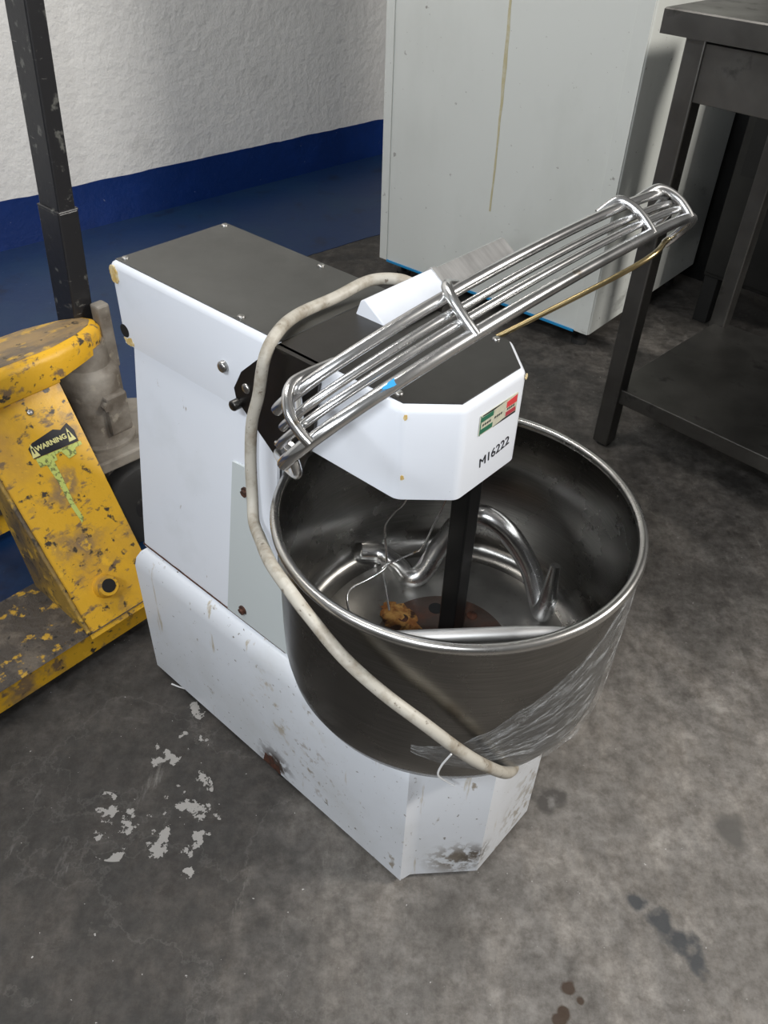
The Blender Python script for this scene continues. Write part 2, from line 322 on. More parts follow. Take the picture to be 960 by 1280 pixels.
def text_mesh(name, body, size, mat, parent, M4, bold=0):
    cu = bpy.data.curves.new(name, 'FONT'); cu.body = body; cu.size = size; cu.extrude = .0002; cu.offset = bold
    cu.align_x = 'CENTER'; cu.align_y = 'CENTER'
    t = bpy.data.objects.new('tmp', cu); C.objects.link(t); bpy.context.view_layer.update()
    me = bpy.data.meshes.new_from_object(t.evaluated_get(bpy.context.evaluated_depsgraph_get()))
    bpy.data.objects.remove(t); me.transform(M4); me.materials.clear(); me.materials.append(M[mat])
    o = bpy.data.objects.new(name, me); C.objects.link(o); o.parent = parent; return o
def frame(origin, ex, ey):
    ex = Vector(ex).normalized(); ey = Vector(ey); ey = (ey-ex*ey.dot(ex)).normalized(); ez = ex.cross(ey)
    m4 = Matrix((ex, ey, ez)).transposed().to_4x4(); m4.translation = Vector(origin); return m4

# ================================================================ the setting
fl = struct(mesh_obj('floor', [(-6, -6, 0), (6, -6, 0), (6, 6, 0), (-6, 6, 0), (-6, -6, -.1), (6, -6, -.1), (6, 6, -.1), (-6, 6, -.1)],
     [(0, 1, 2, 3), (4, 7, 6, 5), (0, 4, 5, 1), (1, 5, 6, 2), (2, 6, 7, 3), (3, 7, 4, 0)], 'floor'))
wd = Vector((.7085, .7057, 0)); wn = Vector((.7057, -.7085, 0)); W0 = Vector((-1.266, 2.534, 0))
def wp(a, n, z): return W0 + wd*a + wn*n + Vector((0, 0, z))
def wall(name, a0, a1, n0, n1, z0, z1, mat):
    return struct(loft(name, [[wp(a0, n0, z), wp(a1, n0, z), wp(a1, n1, z), wp(a0, n1, z)] for z in (z0, z1)], mat))
w_back = wall('wall_back', -3.2, 3.9, -.12, 0, 0, 2.9, 'plaster')
wall('wall_right', 3.9, 4.02, -.12, 5.3, 0, 2.9, 'room')
wall('wall_left', -3.32, -3.2, -.12, 5.3, 0, 2.9, 'room')
wall('wall_front', -3.2, 3.9, 5.3, 5.42, 0, 2.9, 'room')
wall('ceiling', -3.32, 4.02, -.12, 5.42, 2.9, 3.0, 'ceil')
# blue painted band along the foot of the wall, ragged upper edge
N = 260; top = []; bot = []
for i in range(N+1):
    a = -3.2+7.1*i/N
    z = .150 - .0045*(a) + .004*noise.noise(Vector((a*9, 0, 0))) + .002*noise.noise(Vector((a*40, 3, 0)))
    top.append((a, z))
V = []; F = []
for a, z in top: V += [wp(a, .003, 0), wp(a, .003, z), wp(a, -.001, z)]
for i in range(N):
    k = i*3; F += [(k, k+3, k+4, k+1), (k+1, k+4, k+5, k+2)]
band = mesh_obj('painted_band', V, F, 'blue_paint', w_back); band['label'] = 'gloss blue paint band along the foot of the wall'
# blue painted floor
edge = [(3.0, 4.9), (1.2, 3.70), (.4, 3.19), (-.062, 2.802), (-.271, 2.621), (-.36, 2.50), (-.40, 2.2), (-.42, 1.7), (-.40, 1.15), (-.52, .98), (-.70, .86), (-1.0, .6), (-2.2, -.3), (-3.4, -.4)]
ed = [Vector((x, y, 0)) for x, y in edge]; ed2 = []
for i in range(len(ed)-1):
    for k in range(14):
        p = ed[i].lerp(ed[i+1], k/14); p += wn*.010*noise.noise(p*14); ed2.append(p)
ed2.append(ed[-1]); V = []; F = []
for p in ed2:
    a = (p-W0).dot(wd); q = wp(max(-3.2, min(3.9, a)), 0, 0); V += [(p.x, p.y, .0015), (q.x, q.y, .0015), (p.x, p.y, -.001)]
for i in range(len(ed2)-1):
    k = i*3; F += [(k, k+3, k+4, k+1), (k, k+2, k+5, k+3)]
bf = mesh_obj('painted_strip', V, F, 'blue_floor', fl); bf['label'] = 'worn blue paint on the concrete beside the wall'

# ================================================================ spiral mixer
mx = thing('spiral_mixer', 'white enamel spiral dough mixer with steel bowl and raised wire guard', 'dough mixer', (-.2738, .9812, 0), -40.3393)
def colw(z): return .1235-(z-.278)*.125
# --- base
out = [(-.0005, -.139), (.5325, -.1405), (.5365, -.126), (.5405, -.121), (.5995, -.060), (.5995, .060), (.5405, .121), (.5325, .139), (-.0005, .139)]
rings = []
for z, d in ((.0113, 0), (.120, 0), (.238, 0), (.254, .003), (.266, .009), (.274, .018), (.278, .030)):
    P = offset_poly(out, d); rings.append([(x, y, z) for x, y in P])
base = loft('base', rings, 'enamel_dirty', mx, smooth=38)
for fx, fy in ((.06, -.11), (.294, -.122), (.52, -.10), (.06, .11), (.294, .12), (.52, .10)):
    cyl('foot', (fx, fy, 0), (fx, fy, .0125), .016, 'rubber', base, 16)
sm = []
for k in range(41):
    x = .010+.300*k/40; sm.append((x, .0006+.0013*max(0, noise.noise(Vector((x*60, 0, 3)))+.35)))
slab('rust_seam', [(x, -colw(.278)-.0004, .2775) for x, w in sm]+[(x, -colw(.278)-.0002, .2788+w) for x, w in sm[::-1]], (0, -1, 0), .0008, 'rust', base)
st = slab('stain', [(.262, -.1398, .012), (.300, -.1398, .012), (.296, -.1398, .030), (.288, -.1398, .027), (.281, -.1398, .040), (.274, -.1398, .033), (.268, -.1398, .036)], (0, -1, 0), .0008, M['rust'], base)
# --- column (tapers towards the head, hollowed for the bowl)
rings = []
for i in range(9):
    z = .274+(.588-.274)*i/8; w = colw(max(z, .278)); xf = .4628-math.sqrt(.2005**2-min(w, .1235)**2) if z > .28 else .3045
    xf = min(xf, .3045)
    rings.append([(.0115+.004*i/8, -w, z), (xf-.006, -w, z), (xf-.006, -w+.004, z), (.254, -w+.03, z), (.254, w-.03, z), (xf-.006, w-.004, z), (xf-.006, w, z), (.0115+.004*i/8, w, z)])
column = loft('column', rings, 'enamel', mx, smooth=25)
def cs(x, z, o=.0): return (x, -colw(z)-o, z)
pl = slab('side_plate', [cs(x, z) for x, z in ((.199, .2805), (.316, .2805), (.3085, .372), (.285, .412), (.251, .452), (.2376, .487), (.225, .513), (.205, .511))], (0, -1, -.1156), .0022, 'grey_panel', mx)
for x, z in ((.2293, .480), (.2294, .297)):
    b = Vector(cs(x, z)); n = Vector((0, -1, -.1156)).normalized(); cyl('bolt', b, b+n*.0065, .0052, 'rust', pl, 6); cyl('washer', b, b+n*.003, .0072, 'rust', pl, 14)
# --- head cover
out = [(-.001, -.0884), (.448, -.0884), (.492, -.048), (.492, .048), (.448, .0884), (-.001, .0884)]
def rounded(P, r, n=4):
    res = []
    for i in range(len(P)):
        a, b, c = Vector(P[i-1]), Vector(P[i]), Vector(P[(i+1) % len(P)])
        p = b+(a-b).normalized()*r; q = b+(c-b).normalized()*r
        for k in range(n+1):
            t = k/n; res.append(tuple((1-t)**2*p+2*t*(1-t)*b+t*t*q))
    return res
ro = rounded(out, .006)
rings = [[(x, y, z) for x, y in offset_poly(ro, d)] for z, d in ((.5847, .002), (.5853, 0), (.683, 0), (.6865, .0008), (.689, .0025), (.6905, .005), (.691, .008))]
head = loft('head_cover', rings, 'enamel', mx, smooth=40)
pr_ = slab('top_plate', [(.004, -.082, .6905), (.285, -.082, .6905), (.285, .082, .6905), (.004, .082, .6905)], (0, 0, 1), .0016, 'plate_steel', head)
pf = slab('top_plate', [(.2865, -.082, .6905), (.446, -.082, .6905), (.4855, -.0455, .6905), (.4855, .0455, .6905), (.446, .082, .6905), (.2865, .082, .6905)], (0, 0, 1), .0016, 'dark_steel', head)
for x, y, p in ((.012, .074, pr_), (.012, -.074, pr_), (.219, -.076, pr_), (.185, .074, pr_), (.434, -.074, pf), (.436, .074, pf)):
    cyl('screw', (x, y, .692), (x, y, .6945), .0042, 'screw', p, 14, bev=.001)
cyl('bolt', (.199, -.088, .632), (.199, -.0945, .632), .0068, 'screw', head, 18, bev=.0015)
cyl('cable_hole', (.006, -.0880, .603), (.006, -.0889, .603), .0085, 'black', head, 24)
def blotch(name, c, ex, ey, rx, ry, mat, parent, th=.0006, seed=0, n=26):
    ex, ey = Vector(ex).normalized(), Vector(ey).normalized(); nn = ex.cross(ey)
    pts = []
    for k in range(n):
        a = 2*PI*k/n; q = 1+.45*noise.noise(Vector((math.cos(a)*1.7+seed*3.1, math.sin(a)*1.7, seed)))+.2*noise.noise(Vector((math.cos(a)*5+seed, math.sin(a)*5, 7)))
        pts.append(Vector(c)+ex*rx*q*math.cos(a)+ey*ry*q*math.sin(a))
    return slab(name, pts, nn, th, mat, parent)
blotch('glue_patch', (.006, -.0884, .676), (1, 0, 0), (0, 0, 1), .008, .010, 'yellow_stain', head, .0012, 1)
blotch('glue_patch', (.013, -.0884, .5905), (1, 0, 0), (0, 0, 1), .010, .005, 'yellow_stain', head, .0006, 2)
for k, (x, y, z) in enumerate(((.452, -.0848, .680), (.452, -.0848, .612), (.4923, .047, .684))):
    blotch('rust_chip', (x, y, z), (.74, .67, 0) if k < 2 else (0, 1, 0), (0, 0, 1), .0018, .003, 'yellow_stain', head, .0006, k+5)
# --- maker's badge and stock number on the front face
X = .4921
def bq(u, v): return (X, -.0245+u*.0605, .6495+v*.0220)
bd = slab('badge', [bq(0, 0), bq(1, 0), bq(1, 1), bq(0, 1)], (1, 0, 0), .0010, 'cream', head); bd['label'] = 'small green, cream and red maker badge with black corners'
def bpiece(name, P, mat): return slab(name, [Vector(bq(u, v))+Vector((.001, 0, 0)) for u, v in P], (1, 0, 0), .0003, mat, bd)
bpiece('green_stripe', [(.03, .66), (.34, .66), (.34, .90), (.03, .90)], 'green'); bpiece('green_stripe', [(.03, .06), (.34, .06), (.34, .30), (.03, .30)], 'green')
bpiece('red_stripe', [(.70, .56), (.98, .56), (.98, .94), (.70, .86)], 'red'); bpiece('red_stripe', [(.70, .12), (.98, .12), (.96, .34), (.70, .34)], 'dark_red')
bpiece('black_corner', [(.05, 1), (.05, .94), (.36, .92), (.70, 1)], 'ink'); bpiece('black_corner', [(.36, 0), (.98, 0), (.98, .09), (.66, .09)], 'ink')
bpiece('left_border', [(0, 0), (.02, 0), (.02, 1), (0, 1)], 'green')
for k, (u0, u1) in enumerate(((.06, .30), (.38, .60), (.72, .94))):
    for q in range(4):
        a = u0+(u1-u0)*q/4; bpiece('lettering', [(a, .42), (a+(u1-u0)/7, .42), (a+(u1-u0)/7+.01, .52), (a+.01, .52)], 'ink')
tx = text_mesh('stock_number', 'M16222', .0155, 'ink', head, frame((.4924, .0085, .6145), (0, 1, .10), (0, -.15, 1)), .0)
tx['label'] = 'black handwritten stock number M16222'
# --- bowl
BC = (.4628, 0, 0)
prof = [(0, .279), (.150, .279), (.168, .287), (.180, .300), (.188, .318), (.1920, .340), (.1930, .38), (.1930, .520), (.1945, .5225), (.1975, .5240), (.1985, .5275), (.1975, .5310), (.1945, .5325), (.1915, .5310), (.1905, .5275), (.1900, .38), (.1885, .345), (.184, .326), (.174, .315), (.160, .3105), (.12, .309), (0, .309)]
bowl = revolve('bowl', prof, BC, 'bowl_steel', mx, 128, 30)
revolve('rim', [(.1925, .5245), (.1950, .5222), (.1985, .5230), (.2000, .5275), (.1985, .5318), (.1945, .5332), (.1905, .5318), (.1895, .5275), (.1905, .5240), (.1925, .5245)], BC, 'rim_steel', bowl, 128, 60)
revolve('bowl_floor', [(0, .3085), (.158, .3092), (.160, .3108), (.157, .3113), (0, .3103)], BC, 'floor_steel', bowl, 96)
disc = revolve('hub_disc', [(0, .3085), (.084, .3085), (.0845, .3105), (.082, .312), (.055, .3125), (0, .313)], BC, 'disc', bowl, 64)
for a in (35, 125, 215, 305):
    a = math.radians(a+12); c0 = Vector((BC[0]+.060*math.cos(a), .060*math.sin(a), .3122)); cyl('bolt_hole', c0, c0+Vector((0, 0, .0008)), .0095, 'black', disc, 20)
for a in (80, 170, 260, 350):
    a = math.radians(a+12); c0 = Vector((BC[0]+.063*math.cos(a), .063*math.sin(a), .3122)); cyl('bolt', c0, c0+Vector((0, 0, .0025)), .007, 'rust', disc, 16, bev=.001)
# --- breaker bar
bx, by = .4580, .0210
prism('breaker_bar', rounded([(bx-.0115, by-.0115), (bx+.0115, by-.0115), (bx+.0115, by+.0115), (bx-.0115, by+.0115)], .002, 2), .3135, .590, 'black_bar', mx)
# --- spiral arm (chromed tube lying across the bowl)
sp_pts = [(.284, .042, .325), (.303, .062, .320), (.335, .064, .317), (.362, .056, .319), (.374, .068, .330), (.382, .092, .368), (.398, .110, .408), (.424, .120, .424), (.456, .132, .406), (.490, .140, .362), (.515, .132, .326), (.528, .122, .323), (.532, .121, .345), (.531, .123, .375), (.529, .127, .402)]
pth = spline(sp_pts, 8); n = len(pth)
rad = [.0135 if i < n*.80 else .0135-(.0135-.0055)*((i-n*.80)/(n*.20)) for i in range(n)]
tube('spiral_arm', pth, .0135, 'chrome', mx, 18, radii=rad)
# --- hinge yoke of the guard
yk = slab('guard_yoke', [(.293, -.098, .6925), (.352, -.098, .6925), (.352, .098, .6925), (.293, .098, .6925)], (0, 0, 1), .003, 'dark_steel', mx)
for sgn in (-1, 1):
    slab('yoke_arm', [(x, sgn*.0892, z) for x, z in ((.293, .6955), (.232, .640), (.217, .614), (.219, .602), (.226, .595), (.285, .548), (.318, .552), (.338, .600), (.352, .6955))], (0, sgn, 0), .0035, 'dark_steel', yk)
for x, z, L, r in ((.238, .622, .004, .0058), (.222, .5965, .016, .0062)):
    cyl('pivot_bolt', (x, -.0885, z), (x, -.0925-L*.6, z), r, 'screw' if L < .01 else 'dark_steel', yk, 16, bev=.0012)
# --- stainless switch box beside the yoke
def sbx(y0, y1, g): return [(.300-g, y0, .6930), (.3075, y0, .712+g), (.3125, y0, .715+g), (.345+g, y0, .6935)], y1
def sbox(name, y0, y1, g, mat, parent):
    P, _ = sbx(y0, y1, g)
    return loft(name, [[(x, y0, z) for x, _, z in P], [(x, y1, z) for x, _, z in P]], mat, parent, bevel=.0012)
sb = sbox('switch_box', .010, .120, 0, 'enamel', mx); sb['label'] = 'white switch box on the mixer head'
sbox('box_extension', .120, .255, -.0008, 'bright_steel', sb)
sbox('rib', .118, .126, .002, 'bright_steel', sb)
# --- wire guard, swung up
gc = Vector((.476, .032, .756)); ph = math.radians(51.5)
gx = Vector((math.cos(ph), 0, math.sin(ph))); gy = Vector((0, 1, 0)); gz = Vector((-math.sin(ph), 0, math.cos(ph)))
def G(u, v, w): return gc+gx*u+gy*v+gz*w
guard = bpy.data.objects.new('wire_guard', None); C.objects.link(guard); guard.parent = mx; guard['label'] = 'chromed wire bowl guard, swung up'
A, B = .292, .100
def arc(sa, w, a0=-90, a1=90, n=48):
    res = []
    for i in range(n+1):
        t = math.radians(a0+(a1-a0)*i/n); res.append(G(B*sa*math.cos(t)+.0, A*sa*math.sin(t), w))
    return res
for sa, w, r, a1 in ((1.0, -.018, .0052, 96), (.985, -.0055, .0034, 94), (.955, .004, .0034, 92), (.94, .017, .0046, 92)):
    tube('guard_rod', arc(sa, w, -a1, a1), r, 'chrome', guard, 12)
# tie bars bent over the rods
for t in (-75, -32, 18, 44):
    t = math.radians(t); c_, s_ = math.cos(t), math.sin(t)
    P = [G(B*q*c_, A*q*s_, w) for q, w in ((.80, .0235), (.90, .0240), (.96, .0225), (1.0, .014), (1.022, .002), (1.024, -.010), (1.018, -.0195))]
    tube('tie_bar', spline(P, 5), .0042, 'chrome', guard, 12)
# chord rods and arms to the yoke
tube('guard_arm', spline([(.360, .094, .625), (.372, .105, .637), (.484, .25, .730), (.488, .318, .744)], 6), .0032, 'tarnish', guard, 10)
tube('guard_arm', spline([G(.0, -.285, -.010), G(-.04, -.268, -.026), Vector((.385, -.18, .655)), Vector((.315, -.105, .590)), Vector((.285, -.094, .575))], 6), .0040, 'chrome', guard, 10)
tube('guard_arm', spline([G(.0, -.268, .016), G(-.05, -.235, .006), Vector((.370, -.14, .695)), Vector((.318, -.096, .640)), Vector((.300, -.0935, .628))], 6), .0036, 'chrome', guard, 10)
blotch('tape_scrap', G(B*1.0*math.cos(math.radians(-52))+.0052, A*math.sin(math.radians(-52)), -.0175), gy, gz, .011, .0022, 'blue_tape', guard, .0006, 3)

# --- power cable
cp = [(.318, .098, .700), (.296, .085, .708), (.272, .062, .706), (.267, .015, .7005), (.268, -.042, .7005), (.285, -.086, .702), (.290, -.108, .685), (.281, -.112, .640), (.272, -.116, .605), (.272, -.122, .560), (.282, -.132, .518), (.300, -.147, .505), (.330, -.165, .512), (.385, -.197, .532), (.432, -.209, .526), (.456, -.211, .516), (.495, -.209, .492), (.536, -.198, .465), (.573, -.182, .438), (.606, -.158, .398), (.623, -.135, .366), (.630, -.105, .328), (.626, -.080, .303), (.618, -.066, .289), (.610, -.056, .281)]
cb = tube('power_cable', spline(cp, 8), .0064, 'cable', mx, 14); cb['label'] = 'grubby beige rubber power cable'
blotch('red_tag', (.6005, -.047, .262), (0, 1, 0), (0, .35, 1), .0016, .011, 'dark_red', cb, .001, 9)

# ---------------------------------------------------------------- loose things in and on the bowl
MW = Matrix.Translation((-.2738, .9812, 0)) @ Matrix.Rotation(math.radians(-40.3393), 4, 'Z')
def wld(P): return [MW @ Vector(p) for p in P]
for P in ([(.436, -.030, .5865), (.392, -.004, .500), (.366, .012, .462), (.342, .024, .420), (.341, .026, .395), (.344, .027, .360), (.347, .020, .350), (.338, -.001, .340), (.327, -.020, .330), (.328, -.030, .320), (.345, -.043, .3115)],
          [(.455, .009, .5865), (.423, .033, .500), (.393, .055, .430), (.363, .076, .360), (.355, .072, .350), (.341, .040, .344), (.336, .029, .337), (.347, .020, .330), (.379, -.005, .3145)]):
    bw = tube('bent_wire', spline(P, 6), .0015, 'chrome', mx, 8); bw['label'] = 'thin bent wire hanging from the head into the bowl'
tag(tube('steel_rod', [MW @ Vector((.504, -.179, .500)).lerp(Vector((.646, -.030, .500)), k/12) for k in range(13)], .006, 'bright_steel', None, 12, radii=[.0075]*9+[.0068, .006, .0045, .003]),
    'short bright steel rod wedged across the bowl below its rim', 'rod')
V = []; F = []; nn_ = 14
for i in range(nn_+1):
    for j in range(nn_+1):
        a, b = i/nn_*2-1, j/nn_*2-1; r = math.hypot(a, b)
        hgt = max(0, 1-r)*.0032*(1+1.2*noise.noise(Vector((a*3, b*3, 1))))
        p = MW @ Vector((.398+.034*a+.010*b+.006*noise.noise(Vector((a*2, b*2, 5))), -.004+.020*b-.010*a+.006*noise.noise(Vector((a*2, b*2, 9))), .3122+hgt)); V.append(p)
for i in range(nn_):
    for j in range(nn_):
        if math.hypot((i+.5)/nn_*2-1, (j+.5)/nn_*2-1) < .95+.25*noise.noise(Vector((i*.5, j*.5, 2))): k = i*(nn_+1)+j; F.append((k, k+1, k+nn_+2, k+nn_+1))
tag(mesh_obj('dried_residue', V, F, 'dough', None, 60), 'crusty orange residue stuck to the hub disc in the bowl', 'residue', kind='stuff')
# crumpled stretch film clinging to the bowl
def film():
    nu, nv = 90, 34; V = []; F = []; uv = []
    for i in range(nu+1):
        for j in range(nv+1):
            u, v = i/nu, j/nv
            th = math.radians(-62+u*92)
            zb_ = .366-.036*math.sin(u*PI)+.04*max(0, u-.75); zt = zb_+.012+(.172*min(1, u/.70)**.9)*min(1, .35+u*2)
            z = zb_+(zt-zb_)*v
            w = noise.noise(Vector((u*5, v*9-u*3, 0)))*.5+noise.noise(Vector((u*14, v*26-u*9, 4)))*.5
            r = .1975+.0022*w+.0006*noise.noise(Vector((u*60, v*60, 1)))
            z = min(z, .519)
            V.append(MW @ Vector((BC[0]+r*math.cos(th), r*math.sin(th), z+.003*noise.noise(Vector((u*22, v*2, 8)))))); uv.append((u, v))
    for i in range(nu):
        for j in range(nv):
            k = i*(nv+1)+j; F.append((k, k+1, k+nv+2, k+nv+1))
    o = mesh_obj('stretch_film', V, F, 'film', None, 80)
    L = o.data.uv_layers.new(name='UVMap')
    for lp in o.data.loops: L.data[lp.index].uv = uv[lp.vertex_index]
    return o
fm = film()
tube('film_strand', spline(wld([(.590, -.152, .372), (.584, -.158, .352), (.583, -.160, .336), (.590, -.152, .322), (.5965, -.147, .316)]), 6), .0011, 'strand', fm, 6)
tag(fm, 'torn clear stretch film clinging to the outside of the steel bowl', 'plastic film')

# ================================================================ pallet truck
pt = thing('pallet_truck', 'worn yellow hand pallet truck with black handle and warning label', 'pallet truck', (-.407, .965, 0), 50.1)
def ts(t, s, z): return Vector((t, -s, z))
def fork(s0, s1, name='fork'):
    o = [(t, -s) for t, s in ((-1.08, s0+.03), (-1.08, s1-.03), (-1.02, s1), (.02, s1), (.02, s0), (-1.02, s0))]
    P = [(x, y) for x, y in o]
    f = loft(name, [[(x, y, .022) for x, y in P], [(x, y, .062) for x, y in P], [(x, y, .068) for x, y in offset_poly(P, -.006)]], 'fork_grime', pt, smooth=40)
    slab('side_face', [ts(-1.02, s1+.0002, .022), ts(.018, s1+.0002, .022), ts(.018, s1+.0002, .0625), ts(-1.02, s1+.0002, .0625)], ts(0, 1, 0), .0012, 'yellow', f)
    for t in (-.90,): cyl('load_roller', ts(t, s0+.03, .035), ts(t, s1-.03, .035), .035, 'rubber', f, 24)
    return f
fork(-.16, 0); fork(-.54, -.38)
# sloping A-frame side plates
def pl_s(z): return -.004-.752*(z-.078)
def sideplate(mir):
    f = (lambda s: s) if not mir else (lambda s: -.54-s)
    o = loft('frame_plate', [[ts(t0, f(pl_s(z)), z), ts(t1, f(pl_s(z)), z), ts(t1, f(pl_s(z)-.012), z), ts(t0, f(pl_s(z)-.012), z)] for z, t0, t1 in ((.060, -.1, .040), (.2, -.098, .050), (.392, -.094, .064))], 'yellow', pt, smooth=30)
    # inner gusset facing the forks
    loft('gusset', [[ts(-.1, f(s), z), ts(-.092, f(s), z), ts(-.092, f(s1), z), ts(-.1, f(s1), z)] for z, s, s1 in ((.062, pl_s(.062)-.005, -.155), (.22, pl_s(.22)-.005, -.20), (.39, pl_s(.39)-.005, -.262))], 'yellow_dirty', pt)
    # weld bead on the rear edge
    tube('weld_bead', [ts(-.100+.001*noise.noise(Vector((k*.7, 5, 0))), f(pl_s(.07+.3*k/30)+.001), .07+.3*k/30) for k in range(31)], .004, 'yellow_dirty', pt, 8, radii=[.0040+.0010*noise.noise(Vector((k*.9, 0, 0))) for k in range(31)])
    return o
fp = sideplate(False); sideplate(True)
nrm = ts(0, 1, .752).normalized()
sl0 = ts(-.040, pl_s(.112), .112)
sv = tube('pivot_sleeve', [sl0-nrm*.005, sl0+nrm*.020], .0165, 'yellow', fp, 24, radii=[.021, .0165])
cyl('pivot_bore', sl0+nrm*.0195, sl0+nrm*.0206, .0115, 'black', sv, 20)
rb = ts(-.004, pl_s(.352), .352); cyl('rivet', rb, rb+nrm*.004, .0055, 'screw', fp, 14, bev=.001)
# head cap with rounded nose over the pump
cap = [(-.20, -.205), (-.06, -.212), (.066, -.214), (.12, -.226), (.158, -.243), (.174, -.262), (.176, -.275), (.166, -.295), (.13, -.315), (.07, -.328), (-.06, -.330), (-.20, -.335)]
capo = [(t, -s) for t, s in cap]
loft('head_cap', [[(x, y, .384+(.006 if x > .08 else 0)) for x, y in capo], [(x, y, .420) for x, y in capo], [(x, y, .430) for x, y in offset_poly(capo, .006)], [(x, y, .434) for x, y in offset_poly(capo, .016)]][::1], 'yellow', pt, smooth=45)
loft('cap_top', [[(x, y, .4335) for x, y in offset_poly(capo, .014)], [(x, y, .4355) for x, y in offset_poly(capo, .018)]], 'cap_grime', pt, smooth=45)
# dirt on the cap is in the paint; crosswise lip
loft('cap_lip', [[ts(-.2, -.208, z), ts(.062, -.216, z), ts(.062, -.25, z), ts(-.2, -.25, z)] for z in (.376, .387)], 'yellow', pt, bevel=.003)
# warning label
def lb(u, v, o=.0004):
    z = .2945+(.322-.2945)*v; return ts(-.036+.081*u, pl_s(z), z)+nrm*o
lab = slab('warning_label', [lb(0, .10), lb(.97, .0), lb(1, .55), lb(.93, 1.0), (lb(.75, .82)), lb(.62, .98), lb(.30, .86), lb(.12, .80), lb(.0, .62)], nrm, .0006, 'ink', fp); lab['label'] = 'torn black and yellow WARNING label'
text_mesh('lettering', 'WARNING', .0112, 'label_text', lab, frame(lb(.46, .46, .0013), (lb(1, .42)-lb(0, .42)), (lb(.5, 1)-lb(.5, 0))), .0004)
for u in (.06, .86):
    slab('warning_triangle', [lb(u-.07, .14, .001), lb(u+.09, .14, .001), lb(u+.01, .80, .001)], nrm, .0003, 'label_text', lab)
    slab('exclamation_mark', [lb(u-.005, .3, .0014), lb(u+.02, .3, .0014), lb(u+.025, .58, .0014), lb(u-.01, .58, .0014)], nrm, .0002, 'ink', lab)
slab('label_strip', [lb(.03, -.38), lb(.40, -.38), lb(.42, -.12), lb(.55, -.10), lb(.62, -.55), lb(.80, -.5), lb(.84, -.22), lb(1, -.2), lb(1, -.02), lb(.03, .08)], nrm, .0005, 'label_green', lab)
slab('label_strip', [lb(.16, -.36), lb(.33, -.38), lb(.30, -1.5), lb(.26, -2.5), lb(.28, -3.3), lb(.20, -3.5), lb(.17, -2.6), lb(.19, -1.4)], nrm, .0005, 'label_green', lab)
# hydraulic pump
pc = ts(.140, -.27, 0)
pump = revolve('pump_body', [(0, .208), (.060, .208), (.060, .216), (.054, .221), (.052, .229), (.052, .345), (.049, .352), (.040, .362), (.036, .400), (0, .402)], pc, 'cast', pt, 40)
box('pump_lug', pc.x-.012, pc.x+.03, pc.y-.062, pc.y-.040, .24, .318, 'cast', pump, bevel=.004)
b0 = pc+Vector((-.01, -.050, .30)); cyl('pump_plug', b0, b0+Vector((0, -.012, 0)), .009, 'cast', pump, 6)
box('pump_bracket', pc.x+.034, pc.x+.058, pc.y-.012, pc.y+.012, .335, .455, 'cast', pump, bevel=.004)
loft('steer_plate', [[(pc.x+x, pc.y+y, z+(.0 if x < 0 else .0)) for x, y in ((-.09, -.075), (.09, -.088), (.125, -.06), (.125, .06), (.09, .088), (-.09, .075))] for z in (.186, .210)], 'cast', pt, bevel=.004)
# steering wheels
for sgn in (-1, 1):
    y = pc.y+sgn*.070; wc = Vector((pc.x+.012, y, .088))
    wv = [(.028, -.022), (.070, -.022), (.084, -.018), (.088, -.010), (.088, .010), (.084, .018), (.070, .022), (.028, .022)]
    Vv = []; Fv = []; sg = 48
    for k in range(sg):
        a = 2*PI*k/sg
        for r, w in wv: Vv.append((wc.x+r*math.cos(a), wc.y+w, wc.z+r*math.sin(a)))
    for k in range(sg):
        for j in range(len(wv)): a = k*8+j; b = k*8+(j+1) % 8; c = ((k+1) % sg)*8+(j+1) % 8; d = ((k+1) % sg)*8+j; Fv.append((a, b, c, d))
    wh = mesh_obj('steer_wheel', Vv, Fv, 'rubber', pt, 40)
    cyl('wheel_hub', wc-Vector((0, .020, 0)), wc+Vector((0, .020, 0)), .030, 'black_paint', wh, 24)
    loft('wheel_fork', [[(pc.x+x, y+sgn*yy, z) for x, yy in ((-.02, -.035), (.045, -.035), (.045, -.028), (-.02, -.028))] for z in (.08, .190)], 'cast', pt)
# handle: black box section, wider foot
def hbar(name, z0, z1, wdt, dep, mat):
    def ctr(z): k = (z-.454)/(.895-.454); return ts(.168+.028*k, -.322, z)
    return loft(name, [[ctr(z)+Vector((sx*dep/2, sy*wdt/2, 0)) for sx, sy in ((-1, -1), (1, -1), (1, 1), (-1, 1))] for z in (z0, z1)], mat, pt, bevel=.003)
hbar('handle_foot', .345, .606, .062, .036, 'black_paint')
hbar('handle_bar', .59, 1.12, .057, .030, 'black_paint')
hb = hbar('handle_clamp', .604, .608, .0630, .0370, 'black_paint')
def loop():
    c = ts(.2105, -.322, 1.11)
    return spline([c, c+Vector((0, .04, .03)), c+Vector((0, .085, .09)), c+Vector((0, .085, .16)), c+Vector((0, .0, .19)), c+Vector((0, -.085, .16)), c+Vector((0, -.085, .09)), c+Vector((0, -.04, .03)), c], 6)
tube('handle_loop', loop(), .012, 'black_paint', pt, 12)

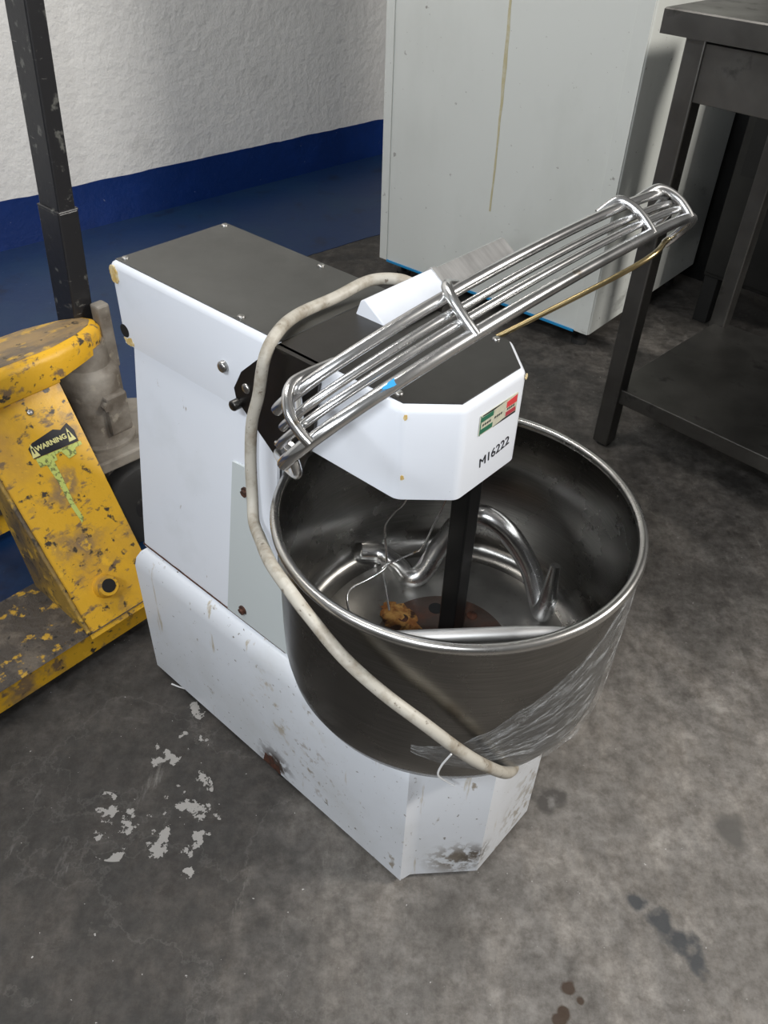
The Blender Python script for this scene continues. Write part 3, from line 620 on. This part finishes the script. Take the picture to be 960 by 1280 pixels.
# ================================================================ fridge cabinet
fr = thing('fridge_cabinet', 'tall off-white fridge cabinet with a yellow drip down its face', 'fridge', (-.045, 2.474, 0), -39.18)
W, D = .737, .66
body = prism('body', rounded([(0, 0), (W, 0), (W, D), (0, D)], .006, 3), .060, 1.92, 'fridge', fr)
for x0, x1 in ((0.002, .030), (W-.042, W-.002)):
    slab('edge_trim', [(x0, -.0005, .060), (x1, -.0005, .060), (x1, -.0005, 1.92), (x0, -.0005, 1.92)], (0, -1, 0), .0035, 'fridge', fr, bevel=.001)
slab('protective_film', [(.030, -.004, .0555), (W-.045, -.004, .0555), (W-.045, -.004, .0615), (.030, -.004, .0615)], (0, 1, 0), .012, 'blue_tape', fr)
for x, y in ((.05, .06), (W-.05, .06), (.05, D-.06), (W-.05, D-.06)):
    f_ = cyl('foot', (x, y, 0), (x, y, .014), .022, 'rubber', fr, 20); cyl('foot_stem', (x, y, .010), (x, y, .062), .009, 'black', f_, 12)
def drip():
    P = []
    for k in range(40):
        z = .30+1.5*k/39; P.append((.372+.012*math.sin(z*3.1+.4)+.003*noise.noise(Vector((z*20, 0, 0))), z))
    w = lambda z: .0026+.0030*math.exp(-((z-.66)/.09)**2)+.001*noise.noise(Vector((z*30, 2, 0)))
    V = []
    for x, z in P: V += [(x-w(z), -.0008, z), (x+w(z), -.0008, z), (x+w(z), .0005, z), (x-w(z), .0005, z)]
    F = []
    for k in range(39):
        for j in range(4): a = k*4+j; b = k*4+(j+1) % 4; F.append((a, b, b+4, a+4))
    mesh_obj('drip', V, F, 'drip', fr)
drip()

# ================================================================ steel work table
tb = thing('steel_table', 'grey stainless steel work table with lower shelf', 'table', (.4775, 1.596, 0), -44.5)
TL, TD = 1.25, .52
def leg(x, y): 
    l = box('leg', x, x+.038, y, y+.038, .006, .834, 'table_steel', tb, bevel=.003); cyl('leg_cap', (x+.019, y+.019, 0), (x+.019, y+.019, .008), .016, 'rubber', l, 16)
for x in (0, TL-.10):
    for y in (0, TD-.058): leg(x, y)
topo = [(-.042, -.016), (TL-.02, -.016), (TL-.02, TD), (-.042, TD)]
loft('tabletop', [[(x, y, .832) for x, y in offset_poly(topo, .0)], [(x, y, .868) for x, y in topo], [(x, y, .8705) for x, y in offset_poly(topo, .002)]], 'table_steel', tb)
box('apron', .036, TL-.10, .004, .024, .735, .826, 'table_steel', tb, bevel=.001)
box('apron', .004, .024, .036, TD-.058, .735, .826, 'table_steel', tb, bevel=.001)
sh = [(.010, .010), (TL-.072, .010), (TL-.072, TD-.03), (.010, TD-.03)]
loft('shelf', [[(x, y, .118) for x, y in sh], [(x, y, .152) for x, y in sh]], 'table_steel', tb, bevel=.0015)

# ================================================================ dark cabinet behind the table
cbn = thing('steel_cabinet', 'dark steel cabinet on black legs standing behind the work table', 'cabinet', (.4775, 1.596, 0), -44.5)
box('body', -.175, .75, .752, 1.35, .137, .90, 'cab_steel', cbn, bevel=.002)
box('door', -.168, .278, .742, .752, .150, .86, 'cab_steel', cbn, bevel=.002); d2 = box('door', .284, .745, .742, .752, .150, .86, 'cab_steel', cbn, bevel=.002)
box('handle_recess', -.150, -.110, .7405, .744, .42, .58, 'black', cbn)
box('handle_recess', -.150, -.080, .7405, .744, .62, .70, 'black', cbn)
for x in (-.172, .70):
    for y in (.755, 1.29): box('leg', x, x+.042, y, y+.042, 0, .140, 'black', cbn, bevel=.003)

# ================================================================ dark sheet added to fill the dark gap between fridge and cabinet
sp_ = box('gap_sheet', -.46, -.178, 1.02, 1.045, 0, 1.35, 'cab_steel', None, bevel=.002)
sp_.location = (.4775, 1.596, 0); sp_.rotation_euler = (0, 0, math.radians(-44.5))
tag(sp_, 'dark sheet added to keep the gap dark, a screen between the white fridge and the dark cabinet', 'filler')
# splinter on the floor beside the machine
tag(tube('wood_splinter', [(-.335, .845, .002), (-.322, .839, .003), (-.309, .836, .002)], .0013, 'strand', None, 6), 'thin pale splinter lying on the floor beside the mixer base', 'splinter')
